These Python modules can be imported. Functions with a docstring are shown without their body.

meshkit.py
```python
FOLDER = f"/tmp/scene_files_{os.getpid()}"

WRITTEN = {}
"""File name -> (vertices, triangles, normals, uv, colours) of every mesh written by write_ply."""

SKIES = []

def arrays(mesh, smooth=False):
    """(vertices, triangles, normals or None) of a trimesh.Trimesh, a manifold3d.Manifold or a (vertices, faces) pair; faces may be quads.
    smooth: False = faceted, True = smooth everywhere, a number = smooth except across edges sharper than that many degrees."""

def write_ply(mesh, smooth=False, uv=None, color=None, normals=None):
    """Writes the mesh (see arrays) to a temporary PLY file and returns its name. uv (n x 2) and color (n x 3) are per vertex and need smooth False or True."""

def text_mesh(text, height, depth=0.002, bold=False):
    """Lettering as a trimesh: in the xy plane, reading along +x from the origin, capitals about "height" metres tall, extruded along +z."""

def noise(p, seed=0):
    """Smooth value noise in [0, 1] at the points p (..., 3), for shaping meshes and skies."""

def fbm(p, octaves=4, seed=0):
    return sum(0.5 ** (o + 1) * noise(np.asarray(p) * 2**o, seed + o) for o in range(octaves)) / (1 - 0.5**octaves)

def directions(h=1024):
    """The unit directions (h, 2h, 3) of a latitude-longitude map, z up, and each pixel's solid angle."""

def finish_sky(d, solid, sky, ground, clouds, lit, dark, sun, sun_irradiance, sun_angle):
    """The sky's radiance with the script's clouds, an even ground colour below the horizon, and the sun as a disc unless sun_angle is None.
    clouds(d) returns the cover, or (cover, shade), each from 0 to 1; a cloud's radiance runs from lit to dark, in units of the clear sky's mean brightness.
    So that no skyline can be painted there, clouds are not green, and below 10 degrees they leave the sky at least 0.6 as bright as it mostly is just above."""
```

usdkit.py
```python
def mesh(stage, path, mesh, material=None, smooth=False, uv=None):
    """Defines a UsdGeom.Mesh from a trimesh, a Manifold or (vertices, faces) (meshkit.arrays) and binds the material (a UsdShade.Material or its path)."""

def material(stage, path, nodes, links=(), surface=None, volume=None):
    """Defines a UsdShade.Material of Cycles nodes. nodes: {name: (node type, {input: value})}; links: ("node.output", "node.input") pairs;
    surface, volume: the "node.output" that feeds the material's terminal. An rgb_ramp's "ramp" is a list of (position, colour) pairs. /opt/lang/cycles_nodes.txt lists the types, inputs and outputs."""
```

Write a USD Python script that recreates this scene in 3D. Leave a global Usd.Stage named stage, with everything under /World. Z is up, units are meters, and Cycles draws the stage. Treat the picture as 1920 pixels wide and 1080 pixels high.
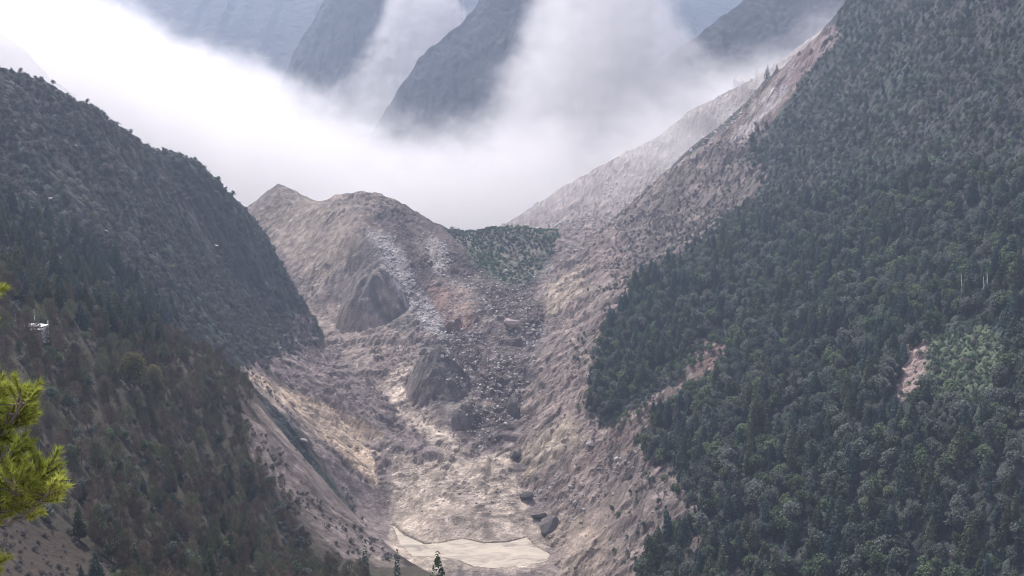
import math, random
import numpy as np, trimesh, shapely
from scipy.interpolate import RBFInterpolator
from scipy.spatial import cKDTree
from scipy.ndimage import map_coordinates
import meshkit, usdkit
from pxr import Usd, UsdGeom, UsdLux, UsdShade, Gf, Sdf, Vt

stage = Usd.Stage.CreateInMemory()
UsdGeom.Xform.Define(stage, '/World')
UsdGeom.Scope.Define(stage, '/World/Looks')

# ------------------------------------------------------------------ camera, sky, sun, exposure
F_PX = 2059.0                                   # focal length in pixels of the 1920 x 1080 photograph
PITCH = math.radians(-6.65)
CP, SP = math.cos(PITCH), math.sin(PITCH)
cam = UsdGeom.Camera.Define(stage, '/World/camera')
cam.CreateHorizontalApertureAttr(36.0)
cam.CreateVerticalApertureAttr(20.25)
cam.CreateFocalLengthAttr(36.0 * F_PX / 1920)
cam.CreateClippingRangeAttr(Gf.Vec2f(0.5, 30000))
cam.CreateFStopAttr(0.0)
cam.CreateExposureAttr(1.0)
UsdGeom.Xformable(cam).AddRotateXOp().Set(90 + math.degrees(PITCH))

SUN_EL, SUN_AZ = math.radians(58), math.radians(-30)   # azimuth from +y (straight ahead) towards +x
SUN_INTENSITY, SKY_STRENGTH = 1.15, 0.13


class Graph:
    """collects Cycles nodes; every call returns 'node.output'"""
    def __init__(self):
        self.nodes, self.links = {}, []

    def add(self, kind, out, **inputs):
        name = f'{kind}_{len(self.nodes)}'
        plain = {}
        for k, val in inputs.items():
            if isinstance(val, str) and '.' in val and val.split('.')[0] in self.nodes:
                self.links.append((val, f'{name}.{k}'))
            else:
                plain[k] = val
        self.nodes[name] = (kind, plain)
        return f'{name}.{out}'

    def math(self, op, a, b=0.0, c=0.0):
        return self.add('math', 'value', math_type=op, value1=a, value2=b, value3=c)

    def range(self, value, f0, f1, t0=0.0, t1=1.0, kind='linear'):
        return self.add('map_range', 'result', range_type=kind, value=value, from_min=f0, from_max=f1, to_min=t0, to_max=t1, clamp=True)

    def noise(self, vector, scale, detail=4.0, rough=0.5, dist=0.0):
        return self.add('noise_texture', 'fac', vector=vector, scale=scale, detail=detail, roughness=rough, distortion=dist)

    def ramp(self, fac, stops):
        return self.add('rgb_ramp', 'color', fac=fac, ramp=stops)

    def mix(self, a, b, fac=0.5, kind='mix'):
        return self.add('mix', 'color', mix_type=kind, color1=a, color2=b, fac=fac)

    def done(self, name, surface=None, volume=None):
        return usdkit.material(stage, '/World/Looks/' + name, self.nodes, self.links, surface=surface, volume=volume)


# the sky: a clear single-scattering sky behind high broken white cloud
g = Graph()
blue = g.add('sky_texture', 'color', sky_type='single_scattering', sun_disc=False, sun_elevation=SUN_EL, sun_rotation=SUN_AZ)
tc = g.add('texture_coordinate', 'generated')
cover = g.range(g.noise(tc, 2.2, 6.0, 0.55), 0.28, 0.55)
white = g.ramp(g.noise(tc, 5.0, 5.0, 0.55), [(0.3, (4.3, 4.0, 4.6)), (0.7, (5.9, 5.45, 6.0))])
bg = g.add('background_shader', 'background', color=g.mix(blue, white, g.math('multiply', cover, 0.88)), strength=SKY_STRENGTH)
dome = UsdLux.DomeLight.Define(stage, '/World/sky')
UsdShade.MaterialBindingAPI.Apply(dome.GetPrim()).Bind(g.done('sky_look', surface=bg))

sun = UsdLux.DistantLight.Define(stage, '/World/sun')
sun.CreateIntensityAttr(SUN_INTENSITY)
sun.CreateAngleAttr(0.5)
sun.CreateColorAttr(Gf.Vec3f(1.0, 0.945, 0.885))
UsdLux.LightAPI(sun).CreateNormalizeAttr(True)
to_sun = Gf.Vec3d(math.sin(SUN_AZ) * math.cos(SUN_EL), math.cos(SUN_AZ) * math.cos(SUN_EL), math.sin(SUN_EL))
UsdGeom.Xformable(sun).AddTransformOp().Set(Gf.Matrix4d().SetLookAt(Gf.Vec3d(0, 0, 0), -to_sun, Gf.Vec3d(0, 0, 1)).GetInverse())

# ------------------------------------------------------------------ helpers
taken = {}


def numbered(name):
    n = taken.get(name, 0)
    taken[name] = n + 1
    return name if n == 0 else f'{name}_{n:03d}'


def tag(prim, label=None, category=None, group=None, kind=None):
    p = prim.GetPrim() if hasattr(prim, 'GetPrim') else prim
    for key, val in (('label', label), ('category', category), ('group', group), ('kind', kind)):
        if val:
            p.SetCustomDataByKey(key, val)
    return p


def thing(name, loc=(0, 0, 0), rz=0.0, scale=1.0, tilt=0.0):
    x = UsdGeom.Xform.Define(stage, '/World/' + numbered(name))
    x.AddTranslateOp().Set(Gf.Vec3d(*map(float, loc)))
    if rz: x.AddRotateZOp().Set(float(rz))
    if tilt: x.AddRotateXOp().Set(float(tilt))
    if np.ndim(scale) or scale != 1.0:
        x.AddScaleOp().Set(Gf.Vec3f(*map(float, np.broadcast_to(scale, 3))))
    return x.GetPrim()


def part(parent, name, mesh, mat, smooth=False):
    path = str(parent.GetPath())
    key = path + '/' + name
    n = taken.get(key, 0)
    taken[key] = n + 1
    return usdkit.mesh(stage, key if n == 0 else f'{key}_{n:03d}', mesh, mat, smooth)


def at(u, v, Y):
    """the point that the photograph shows at (u, v) if it lies Y metres ahead"""
    a, b = (u - 960) / F_PX, (540 - v) / F_PX
    dy, dz = CP - b * SP, SP + b * CP
    return np.array([a * Y / dy, Y, dz * Y / dy])


def project(p):
    p = np.asarray(p, float)
    d = p[..., 1] * CP + p[..., 2] * SP
    return 960 + F_PX * p[..., 0] / d, 540 - F_PX * (-p[..., 1] * SP + p[..., 2] * CP) / d


def fb(x, y, s, o=4, seed=0, z=0.37):
    return meshkit.fbm(np.stack([x * s, y * s, np.zeros_like(x) + z], -1), o, seed) - 0.5


def inside(poly, u, v):
    return shapely.contains_xy(shapely.Polygon(poly), u, v)


def tube(points, radii, sides=5):
    p = np.asarray(points, float)
    t = np.gradient(p, axis=0)
    t /= np.linalg.norm(t, axis=1, keepdims=True) + 1e-12
    a = np.cross(t, np.where(np.abs(t[:, 2:]) < 0.9, [0, 0, 1.0], [1.0, 0, 0]))
    a /= np.linalg.norm(a, axis=1, keepdims=True) + 1e-12
    b, ang = np.cross(t, a), np.arange(sides) * 2 * np.pi / sides
    v = p[:, None] + np.broadcast_to(radii, (len(p),))[:, None, None] * (np.cos(ang)[None, :, None] * a[:, None] + np.sin(ang)[None, :, None] * b[:, None])
    i, j = np.meshgrid(np.arange(len(p) - 1), np.arange(sides), indexing='ij')
    q = np.stack([i * sides + j, i * sides + (j + 1) % sides, (i + 1) * sides + (j + 1) % sides, (i + 1) * sides + j], -1).reshape(-1, 4)
    return v.reshape(-1, 3), np.vstack([q[:, [0, 1, 2]], q[:, [0, 2, 3]]])


def join(meshes):
    vs, fs, n = [], [], 0
    for v, f in meshes:
        vs.append(v); fs.append(np.asarray(f) + n); n += len(v)
    return np.vstack(vs), np.vstack(fs)

# ------------------------------------------------------------------ the ground: five slopes that meet along the gullies
def layer(points, extra=()):
    P = np.array([at(*q) for q in points] + [np.array(e, float) for e in extra])
    r = RBFInterpolator(P[:, :2] / 100, P[:, 2], kernel='thin_plate_spline', degree=1)
    return lambda x, y: r(np.stack([np.ravel(x), np.ravel(y)], 1) / 100).reshape(np.shape(x))


def back(skyline, dy, dz):
    return [at(*q) + [0, dy, -dz] for q in skyline]         # the far side of a ridge


R_SKY=[(1225,348,1200),(1300,275,1210),(1380,213,1210),(1440,150,1205),(1500,100,1195),(1560,40,1180),(1600,0,1170),(1720,-140,1130)]
right=layer(R_SKY+[(1010,1040,610),(985,930,675),(965,800,765),(990,690,860),(1010,600,945),(1022,545,1000),(1065,490,1065),(1160,415,1140),
  (1130,1040,560),(1300,1040,505),(1600,1040,445),(1920,1050,398),(1150,880,640),(1120,760,715),(1250,870,600),(1300,700,700),(1500,700,612),(1750,700,530),(1920,700,482),(1200,600,815),(1120,640,830),(1300,450,965),(1180,480,1020),
  (1500,450,830),(1750,450,685),(1920,450,592),(1400,280,1110),(1600,250,925),(1750,250,805),(1920,250,695),(1640,60,1060),(1750,50,930),(1920,50,785),(2100,700,430),(2100,250,610)],
  back(R_SKY,160,95)+back(R_SKY,420,240))
L_SKY=[(-60,95,730),(0,128,750),(100,165,785),(200,212,820),(300,280,865),(380,318,900),(430,368,925),(480,418,950),(512,468,970),(545,522,985),(575,575,1000),(600,612,1000)]
left=layer(L_SKY+[(0,400,560),(200,400,665),(330,420,770),(420,480,860),(0,560,460),(200,600,520),(400,600,705),(500,640,815),(300,520,660),(-200,400,480),(-200,150,650),
  (470,700,690),(560,700,760),(640,700,810),(720,770,775),(650,830,700),(750,900,690),(560,790,655),(620,900,630),(700,980,612),(745,1035,585),(745,800,765),(600,660,900)],
  back(L_SKY,120,70)+back(L_SKY,350,200))
D_CREST=[(480,395,1200),(522,350,1235),(560,368,1220),(597,379,1200),(640,367,1165),(700,364,1150),(740,378,1145),(790,408,1145),(850,436,1150),(900,434,1155),(960,428,1160),(1035,432,1165),(1100,430,1175)]
debris=layer(D_CREST+[(745,990,625),(870,1040,592),(1000,1045,600),(780,900,690),(950,900,690),(880,850,725),(850,770,785),(940,770,785),(900,700,850),(960,690,855),(900,640,900),(930,560,990),(1000,540,1010),(940,500,1060),(1010,490,1075),
  (780,650,895),(730,690,850),(700,625,945),(640,560,1020),(600,540,1035),(560,490,1080),(530,455,1130),(600,440,1110),(650,430,1100),(590,400,1150),(690,470,1050),(720,430,1090),(800,520,1020),(760,575,985),(850,600,945),(840,480,1070),(700,720,830),(680,560,1010)],
  back(D_CREST,110,50)+back(D_CREST,300,150)+[(-600,1300,-200),(500,1500,-220)])
near=layer([(300,640,478),(450,722,530),(520,800,528),(560,870,520),(640,950,512),(700,1012,500),(760,1058,480),(0,560,375),(150,600,415),(0,700,310),(200,800,345),(400,900,390),(0,1000,235),(300,1050,290),(550,1060,385),(860,1082,380),(-200,600,290)],
  [(0,0,-2.2),(-5,8,-7),(-20,20,-15),(0,50,-30),(-40,50,-28),(-60,150,-66),(0,150,-76),(60,150,-84),(0,300,-135),(100,300,-140),(100,420,-178),(150,300,-130),(0,520,-260),(-60,560,-265),(60,520,-262),(-110,600,-270),(-160,620,-230),(-220,620,-180),(-240,540,-120)])
S_SKY=[(860,470,1330),(950,417,1340),(1050,356,1360),(1180,288,1390),(1300,213,1430),(1430,138,1490),(1550,60,1560)]
scree=layer(S_SKY+[(1000,436,1200),(1045,470,1170),(1045,435,1215),(1100,440,1185),(1160,400,1220),(1130,380,1280),(1220,330,1330),(1300,290,1380),(980,440,1250)],back(S_SKY,150,80)+back(S_SKY,350,200))


def bump(x, y, base, h, rx, ry, power=2.0, seed=0):
    wob = 1 + 0.35 * fb(x, y, 1 / 22, 3, seed)
    d = np.hypot((x - base[0]) / rx, (y - base[1]) / ry) * wob
    return h * np.clip(1 - d ** power, 0, None) ** 0.8


def gully(x, y, ang, across, along, seed):
    """ridged noise drawn out along the fall line (direction ang in the plan)"""
    c, s = math.cos(ang), math.sin(ang)
    p, q = x * c + y * s, -x * s + y * c
    w = fb(x, y, 1 / 60, 3, seed + 9) * 30
    n = meshkit.fbm(np.stack([p / along, (q + w) / across, np.zeros_like(x)], -1), 4, seed)
    return np.abs(n - 0.5) * 2


BLOCK = {}


def blocks(x, y, spacing, seed):
    """broken rock: cells of the ground, each lifted and tilted its own way -> (height, a random number per cell)"""
    if spacing not in BLOCK:
        rg = np.random.default_rng(seed)
        a, b = np.meshgrid(np.arange(-420, 560, spacing), np.arange(380, 1560, spacing))
        p = np.stack([a.ravel(), b.ravel()], 1) + rg.uniform(-.48, .48, (a.size, 2)) * spacing
        BLOCK[spacing] = (cKDTree(p), p, rg.uniform(-.5, .5, len(p)), rg.normal(0, .16, (len(p), 2)), rg.uniform(0, 1, len(p)))
    tree, p, lift, tilt, tone = BLOCK[spacing]
    k = tree.query(np.stack([np.ravel(x), np.ravel(y)], 1))[1]
    off = np.stack([np.ravel(x), np.ravel(y)], 1) - p[k]
    return (lift[k] * spacing * 0.42 + (off * tilt[k]).sum(1)).reshape(np.shape(x)), tone[k].reshape(np.shape(x))


def tufts(x, y, spacing, seed):
    """low scrub as part of the ground: rounded cushions"""
    blocks(np.zeros(1), np.zeros(1) + 500, spacing, seed)
    tree, p, lift, tilt, tone = BLOCK[spacing]
    dist, k = tree.query(np.stack([np.ravel(x), np.ravel(y)], 1))
    r = spacing * (0.38 + 0.3 * tone[k])
    return (np.sqrt(np.clip(r * r - dist * dist, 0, None)) * 0.75).reshape(np.shape(x))


NAMES = ['landslide', 'left_hillside', 'right_hillside', 'near_hillside', 'scree_slope']
ROWS = np.concatenate([np.geomspace(3, 120, 40, endpoint=False), np.geomspace(120, 400, 150, endpoint=False), np.geomspace(400, 1250, 620, endpoint=False), np.geomspace(1250, 1800, 70)])
COLS = np.linspace(-0.66, 0.66, 836)
gx = COLS[None] * ROWS[:, None]
gy = np.repeat(ROWS[:, None], len(COLS), 1)


def heights(x, y):
    d = debris(x, y)
    d = d + bump(x, y, at(695, 592, 985), 42, 33, 34, 1.9, 1) * (1 + 0.5 * fb(x, y, 1 / 12, 3, 18)) + bump(x, y, at(820, 735, 815), 28, 25, 28, 1.4, 2) * (1 + 0.4 * fb(x, y, 1 / 9, 3, 19)) + bump(x, y, at(850, 790, 770), 9, 24, 16, 2, 3)
    # the spur and the hollows of the central hill
    p0, p1 = at(690, 372, 1150), at(650, 500, 1040)
    t = np.clip(((x - p0[0]) * (p1[0] - p0[0]) + (y - p0[1]) * (p1[1] - p0[1])) / ((p1[0] - p0[0]) ** 2 + (p1[1] - p0[1]) ** 2), 0, 1)
    off = np.hypot(x - p0[0] - t * (p1[0] - p0[0]), y - p0[1] - t * (p1[1] - p0[1]))
    d = d + 10 * np.exp(-(off / 16) ** 2) * np.sin(np.pi * np.clip(t, 0, 1)) ** 0.7
    L, R, N, S = left(x, y), right(x, y), near(x, y), scree(x, y)
    u, v = project(np.stack([x, y, np.maximum.reduce([d, L, R])], -1))
    far = np.clip((y - 550) / 100, 0, 1)
    lump = lambda s, seed: 0.5 - np.abs(fb(x, y, s, 3, seed)) * 2
    hill = np.clip((y - 930) / 90, 0, 1)
    rubble = blocks(x, y, 9.0, 1)[0] * 0.55 + blocks(x, y, 4.4, 2)[0] * 0.9 + blocks(x, y, 2.2, 3)[0] * 0.9
    calm = np.clip(0.45 + 3.2 * fb(x, y, 1 / 42, 4, 20), 0.12, 1)            # where silt has smoothed the rubble over
    d = d + 5 * fb(x, y, 1 / 45, 4, 11) * far + (1.2 * lump(1 / 11, 12) * (1 - 0.6 * hill) + 1.1 * rubble * calm) * np.clip((y - 640) / 60, 0.15, 1)
    scarp = lambda s, seed, a: a / (1 + np.exp(-fb(x, y, s, 4, seed) * 90))
    d = d + 3.0 * (gully(x, y, -1.35, 10, 90, 17) - 0.4) * hill
    d = d + (1 - 0.72 * hill) * (scarp(1 / 38, 14, 4.5) + scarp(1 / 17, 15, 2.6) + scarp(1 / 8, 16, 1.3)) * np.clip((y - 640) / 50, 0.15, 1)
    bareR = inside(BARE_RIGHT, u, v)
    R = R + 9 * fb(x, y, 1 / 70, 3, 21) + np.where(bareR, 8.0 * (gully(x, y, 2.75, 19, 110, 22) - 0.4) + 2.5 * (gully(x, y, 2.75, 7, 45, 28) - 0.4) + 1.0 * rubble * calm + scarp(1 / 20, 26, 3.6) + scarp(1 / 9, 27, 1.8), 1.5 * fb(x, y, 1 / 9, 3, 25) + tufts(x, y, 4.7, 5))
    bareL = inside(BARE_LEFT, u, v)
    L = L + 9 * fb(x, y, 1 / 60, 3, 31) - 9 * np.clip(0.3 - gully(x, y, -0.55, 60, 300, 37), 0, 1) / 0.3 * (y > 600) + np.where(bareL, 4.5 * (gully(x, y, -0.5, 14, 90, 32) - 0.4) + 0.8 * rubble * calm + scarp(1 / 16, 35, 2.6) + scarp(1 / 8, 36, 1.2), 1.5 * fb(x, y, 1 / 9, 3, 34) + tufts(x, y, 4.7, 5))
    N = N + (5 * fb(x, y, 1 / 40, 4, 41) + 0.9 * lump(1 / 8, 42)) * np.clip((y - 60) / 100, 0, 1) + 3.5 * (gully(x, y, -0.75, 13, 80, 43) - 0.4) * np.clip((y - 380) / 80, 0, 1)
    S = S + 6 * fb(x, y, 1 / 50, 4, 51) + 1.2 * rubble
    close = (np.hypot(x - POND_C[0], y - POND_C[1]) < 130)
    shore = np.full(np.shape(x), 1e3)
    shore[close] = shapely.distance(POND, shapely.points(x[close], y[close])) + 2.5 * fb(x[close], y[close], 1 / 6, 3, 84)
    d, L, R = (np.minimum(k, np.where(shore < 60, POND_C[2] + np.where(shore < 0.8, -1.0, 0.1 + shore * 0.08 + shore ** 2 * 0.016), np.inf)) for k in (d, L, R))
    d = np.where(shore < 50, np.maximum(d, POND_C[2] + np.where(shore < 0.8, -1.0, 0.1 - np.clip(shore - 5, 0, None) * 0.3)), d)
    H = np.stack([d, L, R, N, S])
    H[4] = np.where(y < 1165, -1e3, H[4]); H[3] = np.where(y > 640, -1e3, H[3]); H[2] = np.where(x < -120, -1e3, H[2])
    H[1] = np.where(x > 60, -1e3, H[1]); H[0] = np.where(y < 480, -1e3, H[0])
    return H


POND_C = at(893, 1034, 602)
POND_PX = [(738, 984), (762, 1004), (800, 1021), (835, 1017), (868, 1010), (905, 1019), (950, 1017), (985, 1008), (1000, 1024), (1028, 1038), (1022, 1052), (980, 1058), (930, 1064), (890, 1061), (865, 1050), (820, 1041), (778, 1043), (752, 1020)]


def on_level(u, v, z):
    q = at(u, v, 1.0)
    return (q * z / q[2])[:2]


POND = shapely.Polygon([on_level(u, v, POND_C[2]) for u, v in POND_PX]).buffer(2).buffer(-2)
BARE_RIGHT = [(900, 1100), (900, 700), (1000, 520), (1160, 405), (1215, 345), (1330, 262), (1370, 230), (1470, 120), (1520, 60), (1570, 55), (1480, 190), (1400, 280), (1440, 340), (1310, 450), (1210, 520), (1160, 600), (1115, 760), (1130, 800), (1285, 705), (1305, 645),
              (1365, 640), (1355, 700), (1215, 825), (1255, 870), (1320, 960), (1385, 1100)]
BARE_LEFT = [(455, 692), (530, 640), (545, 590), (600, 590), (660, 600), (800, 700), (860, 1050), (740, 1100), (640, 920), (560, 800)]
H = heights(gx, gy)
gz, region = H.max(0), H.argmax(0)
grid = np.stack([gx, gy, gz], -1)
gu, gv = project(grid)


def ground(x, y):
    """(height, slope index, visible ceiling row) of the built ground under points"""
    i = np.interp(y, ROWS, np.arange(len(ROWS)))
    j = np.interp(x / y, COLS, np.arange(len(COLS)))
    z = map_coordinates(gz, [i, j], order=1)
    r = region[np.clip(np.rint(i).astype(int), 0, len(ROWS) - 1), np.clip(np.rint(j).astype(int), 0, len(COLS) - 1)]
    h = map_coordinates(skyline_v, [np.maximum(i - 1.5, 0), j], order=1)
    return z, r, h


skyline_v = np.minimum.accumulate(np.where(gy < 20, 1e4, gv), axis=0)      # per column: the highest picture row that nearer ground reaches

# ------------------------------------------------------------------ colours of the ground: soils, rubble, litter, plus painted cloud and ledge shade
C = np.zeros(grid.shape)
CELL = [blocks(gx, gy, k, 0)[1] for k in (9.0, 4.4, 2.2)]
WARPS = [(gu + 44 * fb(gx, gy, 1 / 30, 4, 61 + k) + 22 * fb(gx, gy, 1 / 7, 3, 161 + k), gv + 44 * fb(gx, gy, 1 / 30, 4, 261 + k) + 22 * fb(gx, gy, 1 / 7, 3, 361 + k)) for k in range(3)]
BASE = [(.19, .163, .158), (.04, .038, .039), (.02, .025, .023), (.044, .039, .030), (.25, .222, .212)]
for k, c in enumerate(BASE):
    C[region == k] = c
PAINT = [
    (0, [(470, 400), (522, 340), (600, 380), (700, 360), (695, 450), (640, 500), (590, 540), (540, 480)], (.235, .205, .168)),
    (0, [(700, 350), (770, 370), (870, 430), (905, 500), (1010, 500), (1020, 600), (985, 700), (975, 800), (930, 850), (860, 820), (830, 650), (760, 560), (720, 470)], (.055, .041, .043)),  # purple-brown rubble, painted darker still for the cloud shadow across it
    (2, [(960, 480), (1020, 500), (1010, 640), (985, 760), (930, 800)], (.055, .041, .043)),  # same rubble colour with the cloud shadow painted in, on the right slope
    (0, [(560, 350), (720, 355), (760, 390), (620, 395)], (.22, .19, .17)),
    (0, [(805, 535), (885, 535), (895, 615), (850, 625), (815, 590)], (.215, .14, .118)),
    (0, [(690, 430), (715, 450), (790, 600), (740, 640), (690, 560), (640, 510)], (.115, .113, .112)),
    (0, [(640, 520), (690, 480), (750, 520), (750, 600), (650, 590)], (.16, .148, .142)),
    (0, [(690, 430), (730, 440), (785, 530), (835, 610), (835, 645), (790, 610), (740, 530), (705, 470)], (.33, .32, .33)),
    (0, [(800, 440), (830, 450), (835, 510), (815, 510)], (.36, .33, .31)),
    (0, [(845, 425), (1050, 420), (1025, 505), (960, 545), (890, 505)], (.065, .085, .06)),
    (0, [(530, 540), (640, 570), (800, 640), (770, 690), (740, 740), (840, 790), (780, 800), (700, 720), (600, 620)], (.26, .222, .20)),
    (0, [(790, 640), (850, 640), (880, 760), (890, 800), (830, 780), (770, 720)], (.13, .126, .122)),
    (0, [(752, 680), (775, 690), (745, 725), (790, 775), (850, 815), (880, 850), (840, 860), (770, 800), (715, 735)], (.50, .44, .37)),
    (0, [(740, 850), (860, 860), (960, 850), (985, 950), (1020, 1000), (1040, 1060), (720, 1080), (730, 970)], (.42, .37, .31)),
    (1, BARE_LEFT, (.20, .168, .165)),
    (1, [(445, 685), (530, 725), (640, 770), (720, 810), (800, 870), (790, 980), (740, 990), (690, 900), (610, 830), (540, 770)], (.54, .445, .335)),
    (2, BARE_RIGHT, (.25, .208, .188)),
    (2, [(1015, 540), (1095, 498), (1105, 530), (1025, 600)], (.40, .345, .27)),
    (2, [(955, 850), (1060, 790), (1110, 820), (985, 900)], (.36, .315, .245)),
    (2, [(1010, 990), (1060, 960), (1150, 1000), (1120, 1080), (1020, 1080)], (.34, .29, .235)),
    (2, [(1075, 890), (1100, 845), (1290, 705), (1310, 645), (1370, 640), (1350, 700), (1210, 825)], (.17, .132, .118)),
    (2, [(1140, 860), (1240, 860), (1400, 1090), (1170, 1090)], (.17, .148, .14)),
    (2, [(1160, 425), (1235, 340), (1400, 240), (1440, 345), (1300, 455), (1190, 530)], (.13, .116, .108)),
    (2, [(1372, 262), (1480, 115), (1505, 125), (1400, 262)], (.4, .38, .38)),
    (2, [(1430, 170), (1560, 40), (1580, 60), (1490, 160)], (.17, .13, .13)),
    (2, [(1680, 745), (1695, 655), (1745, 640), (1740, 700), (1720, 745)], (.27, .205, .19)),
    (2, [(1290, 690), (1310, 650), (1365, 640), (1350, 695)], (.2, .14, .125)),
    (2, [(1740, 620), (1860, 605), (1905, 660), (1850, 755), (1735, 745)], (.075, .095, .06)),
    (3, [(455, 770), (540, 830), (600, 900), (760, 1050), (650, 1050), (540, 940), (465, 850)], (.2, .172, .165)),
    (3, [(-50, 985), (60, 985), (140, 1010), (200, 1075), (200, 1200), (-50, 1200)], (.042, .032, .026)),
    (3, [(460, 700), (540, 780), (590, 860), (560, 870), (500, 800)], (.06, .05, .05)),
    (3, [(505, 800), (540, 800), (600, 870), (640, 910), (620, 920)], (.33, .29, .27)),
]
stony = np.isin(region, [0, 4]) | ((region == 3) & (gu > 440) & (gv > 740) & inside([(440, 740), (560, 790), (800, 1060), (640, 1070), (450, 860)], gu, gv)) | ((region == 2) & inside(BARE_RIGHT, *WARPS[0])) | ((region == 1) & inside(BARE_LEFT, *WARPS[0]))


def blend(c, w):
    C[:] = C * (1 - w[..., None]) + np.asarray(c) * w[..., None]


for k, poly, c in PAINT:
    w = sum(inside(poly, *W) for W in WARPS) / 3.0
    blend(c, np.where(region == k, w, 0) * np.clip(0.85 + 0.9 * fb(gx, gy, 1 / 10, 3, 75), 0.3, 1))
patch = np.clip(fb(gx, gy, 1 / 30, 5, 76) * 5 + 0.35, 0, 1) * stony
blend((.17, .145, .14), patch * 0.33)
patch = np.clip(fb(gx, gy, 1 / 22, 5, 77) * 6 - 0.3, 0, 1) * stony
blend((.40, .35, .30), patch * 0.32)
speck = fb(gx, gy, 1 / 2.2, 2, 73)
C *= np.where(stony, 0.66 + 0.30 * CELL[0] ** 2 + 0.42 * CELL[1] ** 2 + 0.5 * CELL[2] ** 3, 1)[..., None]
C *= np.where(stony, 1 + 1.0 * np.clip(speck - 0.12, 0, 1) * 4 - 0.5 * np.clip(-speck - 0.10, 0, 0.25) * 4, 1)[..., None]
C *= (1 + 0.7 * fb(gx, gy, 1 / 14, 4, 71) + 0.5 * fb(gx, gy, 1 / 4, 2, 72))[..., None]
near_pond = np.hypot(gx - POND_C[0], gy - POND_C[1]) < 90
margin = np.zeros(gx.shape)
margin[near_pond] = np.clip(1 - (shapely.distance(POND, shapely.points(gx[near_pond], gy[near_pond])) + 6 * fb(gx[near_pond], gy[near_pond], 1 / 9, 3, 88)) / 5, 0, 1)
blend((.15, .125, .10), margin * 0.55)
ledge = np.clip(1 - gully(gx, gy, 0.35, 13, 34, 85) / 0.10, 0, 1) * np.clip(fb(gx, gy, 1 / 33, 3, 86) * 6 + 0.2, 0, 1) * stony  # dark streaks painted as the shade under small undercut ledges
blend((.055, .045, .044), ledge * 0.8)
damp = np.clip(fb(gx, gy, 1 / 16, 5, 87) * 7 - 0.7, 0, 1) * stony
blend((.085, .07, .068), damp * 0.6)
C[stony] *= np.array([.635, .61, .61])
scrubby = ~stony & np.isin(region, [1, 2])
tone = blocks(gx, gy, 4.7, 5)[1]
moss = np.clip(fb(gx, gy, 1 / 40, 4, 78) * 3 + 0.5, 0, 1)[..., None]
C = np.where(scrubby[..., None] & (C.mean(-1) < 0.06)[..., None], (moss * [.026, .038, .032] + (1 - moss) * [.034, .033, .034]) * (0.45 + 1.1 * tone[..., None]), C)
C = np.clip(C, 0.012, 0.6)

# smooth vertex normals of the whole sheet, so that the slopes meet without a seam
nrm = np.cross(np.gradient(grid, axis=1), np.gradient(grid, axis=0))
nrm /= np.linalg.norm(nrm, axis=-1, keepdims=True)

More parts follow.
